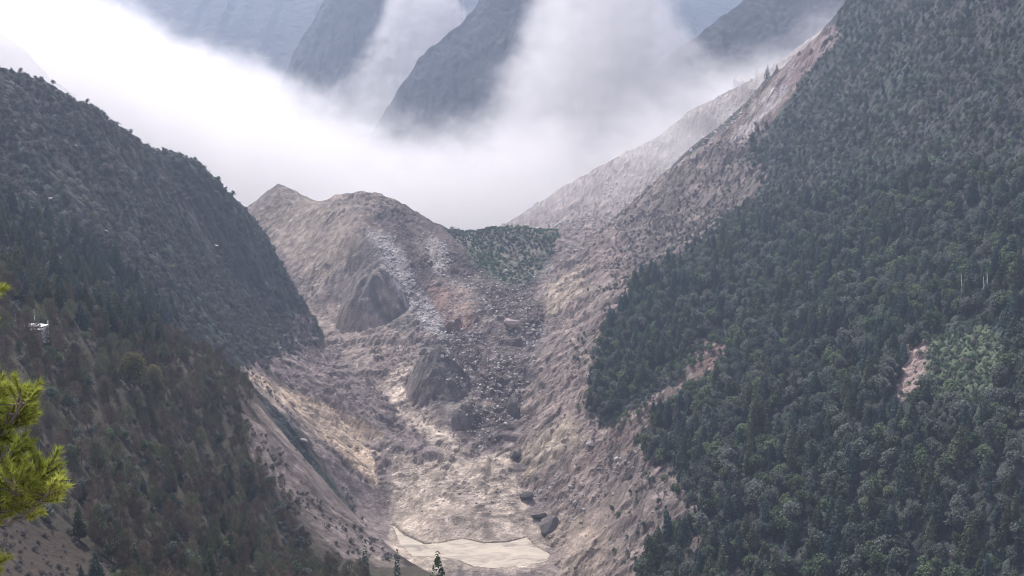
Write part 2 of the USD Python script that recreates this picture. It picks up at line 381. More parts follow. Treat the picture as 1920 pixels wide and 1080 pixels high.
g = Graph()
tint = g.add('attribute', 'color', attribute='tint')
pos = g.add('geometry', 'position')
grain = g.range(g.noise(pos, 0.9, 6.0, 0.65), 0.3, 0.7, 0.62, 1.38)
fine = g.range(g.noise(pos, 3.5, 3.0, 0.6), 0.3, 0.7, 0.8, 1.2)
tone = g.math('multiply', grain, fine)
col = g.add('vector_math', 'vector', vector_math_type='scale', vector1=tint, scale=tone) if False else g.mix(tint, g.add('combine_color', 'color', r=tone, g=tone, b=tone), 1.0, 'multiply')
nb = g.add('bump', 'normal', height=g.noise(pos, 0.55, 8.0, 0.7), strength=0.9, distance=1.6)
EARTH = g.done('earth', surface=g.add('principled_bsdf', 'BSDF', base_color=col, roughness=0.95, specular_ior_level=0.15, normal=nb))

SAY = {
    'landslide': ('grey and tan landslide debris filling the valley below the notch', 'debris'),
    'left_hillside': ('scrub-covered dark hillside on the left of the valley', 'hillside'),
    'right_hillside': ('forested hillside on the right of the valley with a bare eroded foot', 'hillside'),
    'near_hillside': ('brown wooded slope in the lower left below the viewpoint', 'hillside'),
    'scree_slope': ('pale bouldery scree slope rising into the cloud right of the notch', 'slope'),
}
nr, nc = gz.shape
ii, jj = np.meshgrid(np.arange(nr - 1), np.arange(nc - 1), indexing='ij')
quads = np.stack([ii * nc + jj, ii * nc + jj + 1, (ii + 1) * nc + jj + 1, (ii + 1) * nc + jj], -1)
owner = region[:-1, :-1]
V, CC, NN = grid.reshape(-1, 3), C.reshape(-1, 3), nrm.reshape(-1, 3)
for k, name in enumerate(NAMES):
    q = quads[owner == k].reshape(-1, 4)
    ids, inv = np.unique(q, return_inverse=True)
    m = UsdGeom.Mesh.Define(stage, '/World/' + numbered(name))
    m.CreatePointsAttr(Vt.Vec3fArray.FromNumpy(V[ids].astype(np.float32)))
    m.CreateFaceVertexCountsAttr(Vt.IntArray.FromNumpy(np.full(len(q), 4, np.int32)))
    m.CreateFaceVertexIndicesAttr(Vt.IntArray.FromNumpy(inv.reshape(-1).astype(np.int32)))
    m.CreateSubdivisionSchemeAttr('none')
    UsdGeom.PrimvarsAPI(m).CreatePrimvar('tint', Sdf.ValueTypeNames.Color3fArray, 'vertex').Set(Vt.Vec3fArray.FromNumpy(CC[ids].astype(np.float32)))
    UsdShade.MaterialBindingAPI.Apply(m.GetPrim()).Bind(EARTH)
    tag(m, SAY[name][0], SAY[name][1], kind='structure')


# the mud pond on the valley floor
def plain(name, color, rough=0.9, scale=2.0, spread=0.35, spec=0.2, bump=0.0):
    g = Graph()
    pos = g.add('geometry', 'position')
    t = g.range(g.noise(pos, scale, 5.0, 0.6), 0.3, 0.7, 1 - spread, 1 + spread)
    inputs = dict(base_color=g.mix(color, g.add('combine_color', 'color', r=t, g=t, b=t), 1.0, 'multiply'), roughness=rough, specular_ior_level=spec)
    if bump:
        inputs['normal'] = g.add('bump', 'normal', height=g.noise(pos, scale * 2, 6.0, 0.65), strength=0.8, distance=bump)
    return g.done(name, surface=g.add('principled_bsdf', 'BSDF', **inputs))

g = Graph()
pos = g.add('geometry', 'position')
flow = g.noise(g.add('mapping', 'vector', vector=pos, scale=(0.06, 0.13, 0.1), rotation=(0, 0, 0.25)), 1.0, 7.0, 0.62, 1.2)
MUD = g.done('wet_mud', surface=g.add('principled_bsdf', 'BSDF', base_color=g.ramp(flow, [(0.32, (.115, .095, .078)), (0.42, (.19, .162, .132)), (0.55, (.245, .212, .172)), (0.7, (.29, .25, .205))]), roughness=g.range(flow, 0.35, 0.65, 0.35, 0.75), specular_ior_level=0.3,
                                                normal=g.add('bump', 'normal', height=flow, strength=0.5, distance=0.6)))
rim = np.array(POND.segmentize(1.5).exterior.coords)[:-1]
c0 = np.array(POND.centroid.coords[0])
wob = 1.04 + 0.10 * fb(rim[:, 0], rim[:, 1], 1 / 7, 3, 81)
rim = c0 + (rim - c0) * wob[:, None]
pm = trimesh.creation.extrude_polygon(shapely.Polygon(rim).buffer(0), 2.0, engine='earcut')
pm.apply_translation([0, 0, POND_C[2] - 2.15])
tag(usdkit.mesh(stage, '/World/mud_pond', pm, MUD), 'flat cream-coloured pool of wet mud at the foot of the landslide', 'mud pool', kind='structure')

# ------------------------------------------------------------------ mountains beyond the notch, wooded and dark
FAR = plain('far_forest', (.010, .013, .018), scale=0.06, spread=0.6)


def mountain(points, steep, deep, rear, seed, label, rough=1.0):
    """points: the skyline as (u, v, Y); the face falls towards the viewer, the rear away from it"""
    P = np.array([at(*p) for p in points])
    s = np.r_[0, np.cumsum(np.linalg.norm(np.diff(P, axis=0), axis=1))]
    n = 260
    q = np.stack([np.interp(np.linspace(0, s[-1], n), s, P[:, k]) for k in range(3)], 1)
    k = np.ones(5) / 5
    for a in range(3):
        q[2:-2, a] = np.convolve(q[:, a], k, 'valid')
    t = np.r_[np.linspace(-1, 0, 12, endpoint=False) * rear, np.linspace(0, 1, 140) ** 1.1 * deep]
    T, A = np.meshgrid(t, np.arange(n), indexing='ij')
    X, Y = q[A, 0], q[A, 1] - np.where(T > 0, T, T * 1.0)
    Z = q[A, 2] - np.abs(T) * steep
    w = np.clip(np.abs(T) / 50, 0.2, 1) * rough
    Z = Z - 48 * (gully(X, Z, math.pi / 2, 75, 900, seed + 4) - 0.4) * w - 12 * (gully(X, Z, math.pi / 2 + 0.2, 24, 260, seed + 6) - 0.4) * w
    X = X + 26 * fb(Z, Y, 1 / 60, 4, seed + 5) * np.clip(w, 0.3, 1)
    Z = Z + 40 * fb(X, Z, 1 / 220, 4, seed) * w + 20 * fb(X, Y, 1 / 30, 4, seed + 1) * np.clip(w, 0.4, 1) + 13 * fb(X, Z, 1 / 10, 2, seed + 2)
    V = np.stack([X, Y, Z], -1).reshape(-1, 3)
    i, j = np.meshgrid(np.arange(len(t) - 1), np.arange(n - 1), indexing='ij')
    f = np.stack([i * n + j, (i + 1) * n + j, (i + 1) * n + j + 1, i * n + j + 1], -1).reshape(-1, 4)
    m = usdkit.mesh(stage, '/World/' + numbered('far_mountain'), (V, f), FAR)
    tag(m, label, 'mountain', kind='structure')


mountain([(430, 330, 3170), (480, 250, 3160), (520, 175, 3150), (548, 105, 3130), (568, 72, 3120), (590, 38, 3110), (612, -5, 3100), (660, -90, 3090), (760, -170, 3080), (860, -200, 3130)], 1.5, 620, 500, 100, 'dark steep mountain spur left of centre with its foot in cloud')
mountain([(600, 380, 2600), (680, 280, 2580), (728, 200, 2560), (752, 162, 2550), (778, 128, 2540), (782, 112, 2538), (830, 72, 2530), (868, 45, 2520), (890, 20, 2515), (905, -15, 2510), (960, -90, 2510), (1080, -190, 2510), (1200, -260, 2540)], 1.5, 520, 400, 110, 'dark mountain spur at top centre rising out of the cloud')
mountain([(1060, 300, 2320), (1120, 225, 2310), (1150, 196, 2300), (1168, 180, 2290), (1195, 152, 2280), (1225, 128, 2275), (1270, 96, 2265), (1330, 50, 2255), (1400, -5, 2250), (1500, -85, 2240), (1700, -260, 2240)], 1.0, 450, 400, 120, 'grey ridge running up to the upper right behind the cloud')
mountain([(-260, -40, 1760), (-60, 30, 1740), (20, 78, 1730), (60, 112, 1720), (115, 160, 1710), (180, 215, 1700), (260, 300, 1690)], 0.8, 300, 300, 130, 'faint ridge in the cloud above the left hillside')
mountain([(-500, -150, 4900), (100, -160, 4800), (400, -140, 4700), (640, -130, 4700), (1000, -150, 4800), (1500, -160, 4900), (1900, -200, 4900)], 0.7, 1500, 600, 140, 'distant blue-grey mountain filling the gaps behind the cloud')
gv4 = np.array([[-9000, 1000, -420], [9000, 1000, -420], [9000, 9000, -420], [-9000, 9000, -420.]])
tag(usdkit.mesh(stage, '/World/ground', (gv4, [(0, 1, 2), (0, 2, 3)]), FAR), 'dark valley ground beyond the notch under the cloud', 'ground', kind='structure')

# ------------------------------------------------------------------ cloud lying in the valley, and the haze in the air
g = Graph()
pos = g.add('geometry', 'position')
xyz = g.add('separate_xyz', 'x', vector=pos)
node = xyz.split('.')[0]
X, Y, Z = (f'{node}.{k}' for k in 'xyz')
big = g.noise(pos, 1 / 420, 5.0, 0.58, 0.4)
small = g.noise(g.add('mapping', 'vector', vector=pos, scale=(1, 1, 1.3), location=(40, 90, 10)), 1 / 95, 6.0, 0.62, 0.5)
fine = g.noise(g.add('mapping', 'vector', vector=pos, scale=(1, 1, 1.5), location=(70, 20, 50)), 1 / 48, 6.0, 0.66, 0.8)
top = g.math('add', 48.0, g.math('add', g.math('multiply', g.math('maximum', g.math('subtract', -250.0, X), 0.0), 0.45), g.math('multiply', g.math('maximum', g.math('subtract', X, 90.0), 0.0), 0.36)))
lift = g.math('add', g.math('multiply', g.math('subtract', big, 0.5), 300.0), g.math('add', g.math('multiply', g.math('subtract', small, 0.5), 210.0), g.math('multiply', g.math('subtract', fine, 0.5), 90.0)))
def billow(x0, y0, w, h):
    """a taller head of cloud at (x0, y0)"""
    dx, dy = g.math('divide', g.math('subtract', X, x0), w), g.math('divide', g.math('subtract', Y, y0), w * 2.0)
    r2 = g.math('add', g.math('multiply', dx, dx), g.math('multiply', dy, dy))
    return g.math('multiply', h, g.math('exponent', g.math('multiply', r2, -1.0)))


heads = g.math('add', billow(150.0, 2020.0, 125.0, 560.0), billow(-215.0, 2850.0, 130.0, 620.0))
depth = g.math('subtract', g.math('add', g.math('add', top, heads), lift), Z)
body = g.range(depth, -10.0, 95.0, 0.0, 1.0, 'smoothstep')
fade = g.math('multiply', g.range(Y, 1170.0, 1340.0, 0.15, 1.0, 'smoothstep'), g.range(Y, 3000.0, 3500.0, 1.0, 0.0, 'smoothstep'))
dens = g.math('multiply', g.math('multiply', body, fade), g.math('multiply', g.range(fine, 0.35, 0.65, 0.45, 1.55), 0.0034))
FOG = g.done('cloud_vapour', volume=g.add('principled_volume', 'volume', color=(0.975, 0.96, 1.0), anisotropy=0.35, density=dens))
b = trimesh.creation.box([3200, 2320, 860]); b.apply_translation([0, 1180 + 1160, 70])
tag(usdkit.mesh(stage, '/World/fog_bank', b, FOG), 'white cloud lying in the valley behind the landslide ridge', 'cloud', kind='stuff')

g = Graph()
HAZE = g.done('haze_air', volume=g.add('principled_volume', 'volume', color=(0.60, 0.74, 1.0), anisotropy=0.2, density=0.00010))
b = trimesh.creation.box([7000, 6600, 1300]); b.apply_translation([0, 2700, -422 + 650])
tag(usdkit.mesh(stage, '/World/haze', b, HAZE), 'thin bluish haze filling the valley air', 'haze', kind='stuff')

# ------------------------------------------------------------------ kinds of trees, shrubs and rocks
def leaf(name, dark, light, trans=0.35):
    g = Graph()
    r1 = g.add('object_info', 'random')
    r2 = g.add('geometry', 'random_per_island')
    t = g.math('add', g.math('multiply', r1, 0.55), g.math('multiply', r2, 0.45))
    c = g.ramp(t, [(0.1, dark), (0.9, light)])
    d = g.add('diffuse_bsdf', 'BSDF', color=c)
    tr = g.add('translucent_bsdf', 'BSDF', color=c)
    return g.done(name, surface=g.add('mix_closure', 'closure', closure1=d, closure2=tr, fac=trans))


BARK = plain('bark', (.09, .072, .06), scale=1.5)
PALE_BARK = plain('pale_bark', (.42, .41, .39), scale=1.5)
CONIFER = [leaf('conifer_needles', (.032, .050, .042), (.085, .115, .088)), leaf('conifer_needles_blue', (.030, .048, .050), (.075, .11, .108)), leaf('conifer_needles_olive', (.045, .055, .034), (.11, .128, .078))]
BROAD = [leaf('broad_leaves', (.05, .068, .056), (.15, .175, .145)), leaf('broad_leaves_green', (.055, .08, .045), (.16, .20, .115)), leaf('broad_leaves_pale', (.065, .075, .066), (.18, .20, .18))]
SCRUB = [leaf('scrub_leaves', (.055, .066, .066), (.15, .165, .162)), leaf('scrub_twigs', (.075, .07, .07), (.185, .172, .172)), leaf('scrub_green', (.055, .09, .055), (.145, .195, .12))]
TWIG = [leaf('brown_twigs', (.058, .046, .038), (.155, .122, .10), 0.2), leaf('olive_twigs', (.05, .055, .034), (.14, .145, .085), 0.25)]


def quads_on(rng, p, nrm, size):
    """leaf clumps: one bent quad at each point, lying roughly across its normal"""
    n = len(p)
    nrm = nrm + rng.normal(0, 0.55, (n, 3))
    nrm /= np.linalg.norm(nrm, axis=1, keepdims=True)
    a = np.cross(nrm, rng.normal(0, 1, (n, 3)))
    a /= np.linalg.norm(a, axis=1, keepdims=True)
    b = np.cross(nrm, a)
    s = size * rng.uniform(0.6, 1.3, (n, 1))
    v = np.stack([p - a * s * .5, p + b * s * rng.uniform(.25, .5, (n, 1)), p + a * s * .6 - nrm * s * .2, p - b * s * rng.uniform(.25, .5, (n, 1))], 1).reshape(-1, 3)
    k = np.arange(n)[:, None] * 4
    return v, np.vstack([k + [0, 1, 2], k + [0, 2, 3]])


def trunk(h, r, rng, lean=0.03):
    t = np.linspace(0, 1, 5)
    p = np.stack([np.cumsum(rng.normal(0, lean * h / 4, 5)) * (t > 0), np.cumsum(rng.normal(0, lean * h / 4, 5)) * (t > 0), t * h - 0.6], 1)
    return tube(p, r * (1 - 0.85 * t) + 0.02, 5)


def conifer(rng, h, rad, n=560):
    t = 1 - np.sqrt(rng.uniform(0.0, 1, n)) * 0.97
    lobes = rng.uniform(0, 2 * np.pi, 3)
    az = rng.uniform(0, 2 * np.pi, n)
    whorl = 0.72 + 0.34 * ((t * 9 + 0.15 * np.sin(3 * az + lobes[0])) % 1.0)
    prof = rad * (1 - t) ** 0.72 * (0.55 + 0.45 * np.clip(t / 0.12, 0, 1)) * (1 + 0.2 * np.sin(2 * az + lobes[1]) + 0.12 * np.sin(5 * az + lobes[2]))
    r = prof * whorl * rng.uniform(0.35, 1, n) ** 0.45
    z = 0.12 * h + t * 0.9 * h - 0.16 * r
    p = np.stack([r * np.cos(az), r * np.sin(az), z], 1)
    nr = np.stack([np.cos(az), np.sin(az), np.full(n, 0.75)], 1)
    return quads_on(rng, p, nr, 0.105 * h ** 0.5 * rad ** 0.5 * 1.5)


def broadleaf(rng, h, rad, n=430, lobes=8, size=0.75):
    ps, ns = [], []
    for k in range(lobes):
        az, q = rng.uniform(0, 2 * np.pi), rng.uniform(0, 0.62) * rad
        c = np.array([q * np.cos(az), q * np.sin(az), h * rng.uniform(0.34, 0.8)])
        lr = rad * rng.uniform(0.36, 0.58)
        d = rng.normal(0, 1, (n // lobes, 3)); d /= np.linalg.norm(d, axis=1, keepdims=True)
        d[:, 2] = np.where(rng.uniform(0, 1, len(d)) < 0.6, np.abs(d[:, 2]), d[:, 2])
        ps.append(c + d * lr * rng.uniform(0.7, 1.05, (len(d), 1)) * [1, 1, 1.05]); ns.append(d + [0, 0, 0.3])
    return quads_on(rng, np.vstack(ps), np.vstack(ns), size)


def shrub(rng, h, rad, n=150, lobes=5, size=0.55):
    v, f = broadleaf(rng, h, rad, n, lobes, size)
    v[:, 2] = np.maximum(v[:, 2] - 0.22 * h, -0.2)
    return v, f


def slivers(rng, p, d, length, width):
    n = len(p)
    d = d / np.linalg.norm(d, axis=1, keepdims=True)
    s = np.cross(d, rng.normal(0, 1, (n, 3))); s /= np.linalg.norm(s, axis=1, keepdims=True)
    L, W = length * rng.uniform(0.6, 1.2, (n, 1)), width * rng.uniform(0.7, 1.3, (n, 1))
    v = np.stack([p - s * W / 2, p + s * W / 2, p + d * L + rng.normal(0, .04, (n, 3)) * L], 1).reshape(-1, 3)
    return v, np.arange(3 * n).reshape(-1, 3)


def bare_crown(rng, h, rad, n=520, wid=0.17, lng=1.0):
    t = rng.uniform(0, 1, n)
    az = rng.uniform(0, 2 * np.pi, n)
    r = rad * np.sin(np.pi * np.clip(0.12 + 0.86 * t, 0, 1)) ** 0.8 * rng.uniform(0.05, 1, n) ** 0.6
    p = np.stack([r * np.cos(az), r * np.sin(az), h * (0.28 + 0.7 * t)], 1)
    d = np.stack([np.cos(az) * 0.7, np.sin(az) * 0.7, np.full(n, 0.9)], 1) + rng.normal(0, 0.35, (n, 3))
    return slivers(rng, p, d, 0.13 * h * lng, wid)


def rock_mesh(rng, flat=0.7):
    m = trimesh.creation.icosphere(subdivisions=1)
    v = m.vertices
    cuts = rng.normal(0, 1, (9, 3)); cuts /= np.linalg.norm(cuts, axis=1, keepdims=True)
    for c, h in zip(cuts, rng.uniform(0.45, 0.8, 9)):
        v = v - np.maximum(v @ c - h, 0)[:, None] * c
    v = v * [1.0, rng.uniform(0.65, 0.9), flat * rng.uniform(0.75, 1.1)]
    v = v * (1 + 0.14 * (meshkit.fbm(v * 2.0 + rng.uniform(0, 50), 2, 5) - 0.5))[:, None]
    return v, m.faces


CLASSES = {}


def kind_of(name, parts):
    """a class prim that the copies refer to"""
    p = stage.CreateClassPrim('/World/' + name)
    UsdGeom.Xform.Define(stage, p.GetPath()).GetPrim().SetSpecifier(Sdf.SpecifierClass)
    for pname, mesh, mat in parts:
        part(p, pname, mesh, mat)
    CLASSES[name] = p.GetPath()


rng = np.random.default_rng(5)
for k in range(6):
    h, r = [(10.5, 2.9), (12.5, 2.6), (8.5, 2.7), (10, 3.4), (7.5, 2.4), (13.5, 3.0)][k]
    kind_of(f'conifer_kind_{k}', [('trunk', trunk(h, .22, rng), BARK), ('crown', conifer(rng, h, r), CONIFER[k % 3])])
for k in range(6):
    h, r = [(8.5, 3.0), (7.5, 3.2), (9.5, 3.1), (7, 2.7), (8, 3.4), (6.5, 2.6)][k]
    kind_of(f'broadleaf_kind_{k}', [('trunk', trunk(h * .7, .2, rng), BARK), ('crown', broadleaf(rng, h, r), BROAD[k % 3])])
for k in range(9):
    h, r = rng.uniform(2.2, 3.6), rng.uniform(1.5, 2.2)
    kind_of(f'shrub_kind_{k}', [('stem', trunk(h * .6, .06, rng), BARK), ('crown', shrub(rng, h, r), SCRUB[k % 3])])
for k in range(6):
    h, r = rng.uniform(8, 11), rng.uniform(1.8, 2.6)
    kind_of(f'bare_kind_{k}', [('trunk', trunk(h, .16, rng), BARK), ('crown', bare_crown(rng, h, r), TWIG[k % 2])])
ROCKS = [plain('pale_rock', (.25, .24, .238), scale=0.8, bump=0.4), plain('grey_rock', (.165, .152, .152), scale=0.8, bump=0.4), plain('tan_rock', (.26, .22, .185), scale=0.8, bump=0.4), plain('dark_rock', (.075, .067, .066), scale=0.8, bump=0.4)]
for k in range(12):
    kind_of(f'rock_kind_{k}', [('stone', rock_mesh(rng), ROCKS[k % 4])])


def scatter(step, poly, slopes, seed, clump=0.0, ubox=(-200, 2170), yr=(150, 1500), tall=6.0, keep=1.0, soft=45, holes=()):
    """points on the built ground, about step metres apart, that fall inside a zone of the photograph's place and are not wholly hidden"""
    rng = np.random.default_rng(seed)
    xs, ys = np.meshgrid(np.arange(-700, 700, step), np.arange(yr[0], yr[1], step))
    x, y = (xs + rng.uniform(-.5, .5, xs.shape) * step).ravel(), (ys + rng.uniform(-.5, .5, xs.shape) * step).ravel()
    m = np.abs(x / y) < 0.64
    x, y = x[m], y[m]
    z, r, ceil = ground(x, y)
    u, v = project(np.stack([x, y, z], 1))
    m = np.isin(r, slopes) & (u > ubox[0]) & (u < ubox[1]) & (v > -80) & (v - tall * F_PX / y < np.minimum(ceil, 1085) + 2) & (rng.uniform(0, 1, len(x)) < keep)
    x, y, z, u, v = x[m], y[m], z[m], u[m], v[m]
    wu, wv = u + soft * 2 * fb(x, y, 1 / 18, 3, 91), v + soft * 2 * fb(x, y, 1 / 18, 3, 92)
    m = inside(poly, wu, wv)
    if clump:
        m &= fb(x, y, 1 / 26, 4, seed) * 3.0 + 0.5 + rng.normal(0, .12, len(x)) > clump
    for hole in holes:
        m &= ~inside(hole, wu, wv)
    return np.stack([x, y, z, u, v], 1)[m], rng


POOL = {}          # kind of thing -> list of (place, class, scale, turn, tilt, size in px, label, group)


def put(name, pts, rng, classes, size, label, group, sink=0.3):
    drift = fb(pts[:, 0], pts[:, 1], 1 / 45, 3, len(classes) + len(POOL)) * 2.4 + 0.5 if len(pts) else []
    for (x, y, z, u, v), q in zip(pts, drift):
        s = rng.uniform(*size) if rng.uniform() < 0.8 else rng.uniform(size[0] * 0.55, size[0])
        lab, grp = label(u, v) if callable(label) else (label, group)
        POOL.setdefault(name, []).append(((x, y, z - sink * s), classes[int(np.clip((q + rng.normal(0, .22)) * len(classes), 0, len(classes) - 1))], s, rng.uniform(0, 360), rng.normal(0, 3), s / y, lab, grp))


CK, BK, TK = [[f'{n}_kind_{k}' for k in range(6)] for n in ('conifer', 'broadleaf', 'bare')]
SK = [f'shrub_kind_{k}' for k in range(9)]
RK = [f'rock_kind_{k}' for k in range(12)]


def right_place(u, v):
    if v > 760:
        return ('along the bottom edge at right' if v > 1000 else 'in the lower right corner' if u > 1720 else 'below the pale scar') if u > 1500 else 'beside the bare foot of the right hillside'
    if v > 480:
        return 'between brown slide strip and pale scar' if u < 1680 else 'around the pale scar'
    return 'on the hazy upper right hillside'


def near_place(u, v):
    side = 'behind the sunlit pine' if u < 170 else 'midway across the near wood' if u < 400 else 'along the mauve bank'
    return side + (' at the very bottom' if v > 1020 else ' below the olive tree' if v > 800 else ' level with the olive tree')


LOOK = {}
for _k, _w in enumerate(['medium dark green', 'tall blue-green', 'short olive', 'broad dark green', 'small blue-green', 'very tall olive']):
    LOOK[f'conifer_kind_{_k}'] = _w
for _k, _w in enumerate(['grey-green', 'wide green', 'tall pale', 'small grey-green', 'very wide green', 'low pale']):
    LOOK[f'broadleaf_kind_{_k}'] = _w
for _k, _w in enumerate(['grey-green', 'brown', 'light green'] * 3):
    LOOK[f'shrub_kind_{_k}'] = _w
for _k, _w in enumerate(['brown', 'olive'] * 3):
    LOOK[f'bare_kind_{_k}'] = _w
for _k, _w in enumerate(['pale', 'grey', 'tan', 'dark'] * 3):
    LOOK[f'rock_kind_{_k}'] = _w


FOREST_R = [(1060, 1200), (1300, 960), (1190, 830), (1360, 690), (1300, 640), (1130, 810), (1105, 760), (1150, 600), (1200, 520), (1310, 450), (1440, 360), (1400, 280), (1490, 180), (1570, 60), (1600, -120), (2250, -120), (2250, 1200)]
SCARS = [[(1680, 748), (1692, 652), (1748, 636), (1742, 700), (1725, 750)], [(1740, 618), (1862, 603), (1907, 660), (1850, 757), (1735, 747)], [(1292, 692), (1310, 648), (1365, 638), (1350, 697)]]
low = [(0, 470), (2100, 330), (2100, 1200), (1000, 1200), (1000, 640), (1440, 400)]
lo_poly = list(shapely.Polygon(FOREST_R).intersection(shapely.Polygon([(1000, 640), (1330, 470), (1500, 395), (1700, 330), (2250, 270), (2250, 1200), (1000, 1200)])).exterior.coords)
hi_poly = list(shapely.Polygon(FOREST_R).intersection(shapely.Polygon([(1000, 640), (1330, 470), (1500, 395), (1700, 330), (2250, 270), (2250, -130), (1000, -130)])).exterior.coords)
pts, rg = scatter(5.0, lo_poly, [2], 201, clump=0.22, tall=12, keep=0.42, holes=SCARS)
put('conifer_tree', pts, rg, CK, (0.8, 1.7), lambda u, v: (f'conifer in the dense forest {right_place(u, v)}', f'conifers {right_place(u, v)}'), None)
pts, rg = scatter(5.0, lo_poly, [2], 202, clump=0.2, tall=11, keep=0.8, holes=SCARS)
put('broadleaf_tree', pts, rg, BK, (0.7, 1.75), lambda u, v: (f'rounded broadleaf tree {right_place(u, v)}', f'broadleaf trees {right_place(u, v)}'), None)
pts, rg = scatter(5.6, hi_poly, [2], 203, clump=0.25, tall=6, keep=0.7)
put('broadleaf_tree', pts, rg, BK, (0.5, 0.95), (lambda u, v: ('rounded broadleaf tree on the hazy upper part of the right hillside', 'broadleaf trees on the hazy upper part of the right hillside')), None)
pts, rg = scatter(7.0, hi_poly, [2], 204, clump=0.4, tall=8, keep=0.4)
put('conifer_tree', pts, rg, CK, (0.5, 0.9), lambda u, v: ('conifer on the hazy upper part of the right hillside', 'conifers on the hazy upper part of the right hillside'), None)
pts, rg = scatter(2.9, hi_poly, [2], 205, clump=0.22, tall=3, keep=0.75)
put('shrub', pts, rg, SK, (0.45, 1.6), lambda u, v: ('shrub on the hazy upper part of the right hillside', 'shrubs on the hazy upper part of the right hillside'), None)
pts, rg = scatter(3.6, [(1150, 430), (1220, 345), (1400, 240), (1445, 345), (1300, 470), (1190, 540), (1140, 620), (1150, 500)], [2], 206, clump=0.35, tall=3, keep=0.7)
put('shrub', pts, rg, [SK[1], SK[4], SK[7], SK[0]], (0.3, 1.2), lambda u, v: ('dry shrub on the thinned upper edge of the right hillside', 'dry shrubs on the thinned upper edge of the right hillside'), None)
pts, rg = scatter(5.0, [(1130, 860), (1240, 850), (1330, 950), (1420, 1110), (1150, 1110), (1200, 980)], [2], 207, clump=0.4, tall=3, keep=0.42)
put('shrub', pts, rg, [SK[1], SK[4], SK[7], SK[3]], (0.5, 1.2), lambda u, v: ('shrub on the bare foot of the right hillside', 'shrubs on the bare foot of the right hillside'), None)
pts, rg = scatter(1.9, SCARS[1], [2], 208, tall=2, keep=0.9, soft=16)
put('shrub', pts, rg, [SK[2], SK[5], SK[8]], (0.3, 0.95), lambda u, v: ('fern clump in the bright patch beside the pale gravel scar', 'fern clumps in the bright patch'), None)
pts, rg = scatter(4.2, lo_poly, [2], 209, tall=3, keep=0.6)
put('shrub', pts, rg, SK, (0.6, 1.6), lambda u, v: ('undergrowth shrub between the forest trees of the right hillside', 'undergrowth of the right hillside forest'), None)
pts, rg = scatter(4.5, [(1105, 800), (1150, 740), (1250, 655), (1310, 615), (1350, 645), (1290, 705), (1170, 815)], [2], 210, tall=5, keep=0.8, soft=14)
put('broadleaf_tree', pts, rg, [BK[1], BK[4], BK[0]], (0.4, 0.9), lambda u, v: ('broadleaf tree on the lip above the brown slide strip', 'trees on the lip above the brown slide strip'), None)
# left hillside
LEFT_P = [(-200, -50), (0, 90), (300, 260), (430, 350), (520, 460), (620, 620), (560, 660), (450, 700), (300, 640), (0, 470), (-200, 450)]
pts, rg = scatter(2.8, LEFT_P, [1], 211, clump=0.2, tall=3, keep=0.85)
put('shrub', pts, rg, [SK[0], SK[1], SK[3], SK[4], SK[6]], (0.4, 1.5), lambda u, v: ('shrub on the scrubby left hillside' + (' near its skyline' if v < 330 else ' above the near wood'), 'shrubs on the left hillside' + (' near its skyline' if v < 330 else ' above the near wood')), None)
pts, rg = scatter(8.0, LEFT_P, [1], 212, clump=0.4, tall=7, keep=0.5)
put('broadleaf_tree', pts, rg, BK, (0.4, 0.8), lambda u, v: ('broadleaf tree standing among the scrub of the left hillside', 'small trees among the scrub of the left hillside'), None)
pts, rg = scatter(6.0, [(-200, 380), (0, 380), (150, 430), (330, 600), (310, 690), (200, 640), (0, 560), (-200, 560)], [1, 3], 213, tall=10, keep=0.8)
put('conifer_tree', pts, rg, CK, (0.8, 1.3), lambda u, v: ('conifer in the shady stand at the left edge around the white shed', 'conifers in the shady stand at the left edge'), None)
# near hillside
NEAR_P = [(-200, 430), (0, 520), (150, 570), (300, 620), (450, 710), (480, 790), (530, 930), (620, 1060), (700, 1100), (700, 1300), (-200, 1300)]
BANK = [[(-60, 975), (70, 975), (150, 1005), (215, 1080), (215, 1210), (-60, 1210)], [(470, 760), (540, 820), (610, 900), (760, 1060), (650, 1060), (530, 930), (460, 850)]]
pts, rg = scatter(4.6, NEAR_P, [3], 221, tall=9, keep=0.75, holes=BANK)
put('bare_tree', pts, rg, TK, (0.6, 1.05), lambda u, v: ('leafless tree ' + near_place(u, v), 'bare trees ' + near_place(u, v)), None)
pts, rg = scatter(6.5, [(150, 900), (330, 880), (480, 920), (520, 1120), (150, 1120)], [3], 222, clump=0.3, tall=9, keep=0.7)
put('conifer_tree', pts, rg, CK, (0.5, 0.85), lambda u, v: ('conifer among bare trees at the bottom left', 'conifers among the bare trees at the bottom left'), None)
pts, rg = scatter(7.0, NEAR_P, [3], 223, clump=0.35, tall=9, keep=0.6, holes=BANK)
put('broadleaf_tree', pts, rg, BK, (0.5, 0.95), lambda u, v: ('broadleaf tree among bare brown trees of the near wood', 'broadleaf trees among the bare trees of the near wood'), None)
pts, rg = scatter(3.2, NEAR_P, [3], 224, tall=3, keep=0.5, holes=BANK)
put('shrub', pts, rg, [SK[1], SK[4], SK[0]], (0.5, 1.0), lambda u, v: ('undergrowth shrub of the near wood at the lower left', 'undergrowth of the near wood'), None)
pts, rg = scatter(1.9, [(-60, 975), (70, 975), (150, 1005), (215, 1080), (215, 1210), (-60, 1210)], [3], 225, clump=0.3, tall=3, keep=0.6)
put('shrub', pts, rg, [SK[1], SK[4], SK[7]], (0.25, 0.6), lambda u, v: ('low dry shrub on the reddish brown clearing at the bottom left', 'low shrubs on the reddish clearing'), None)
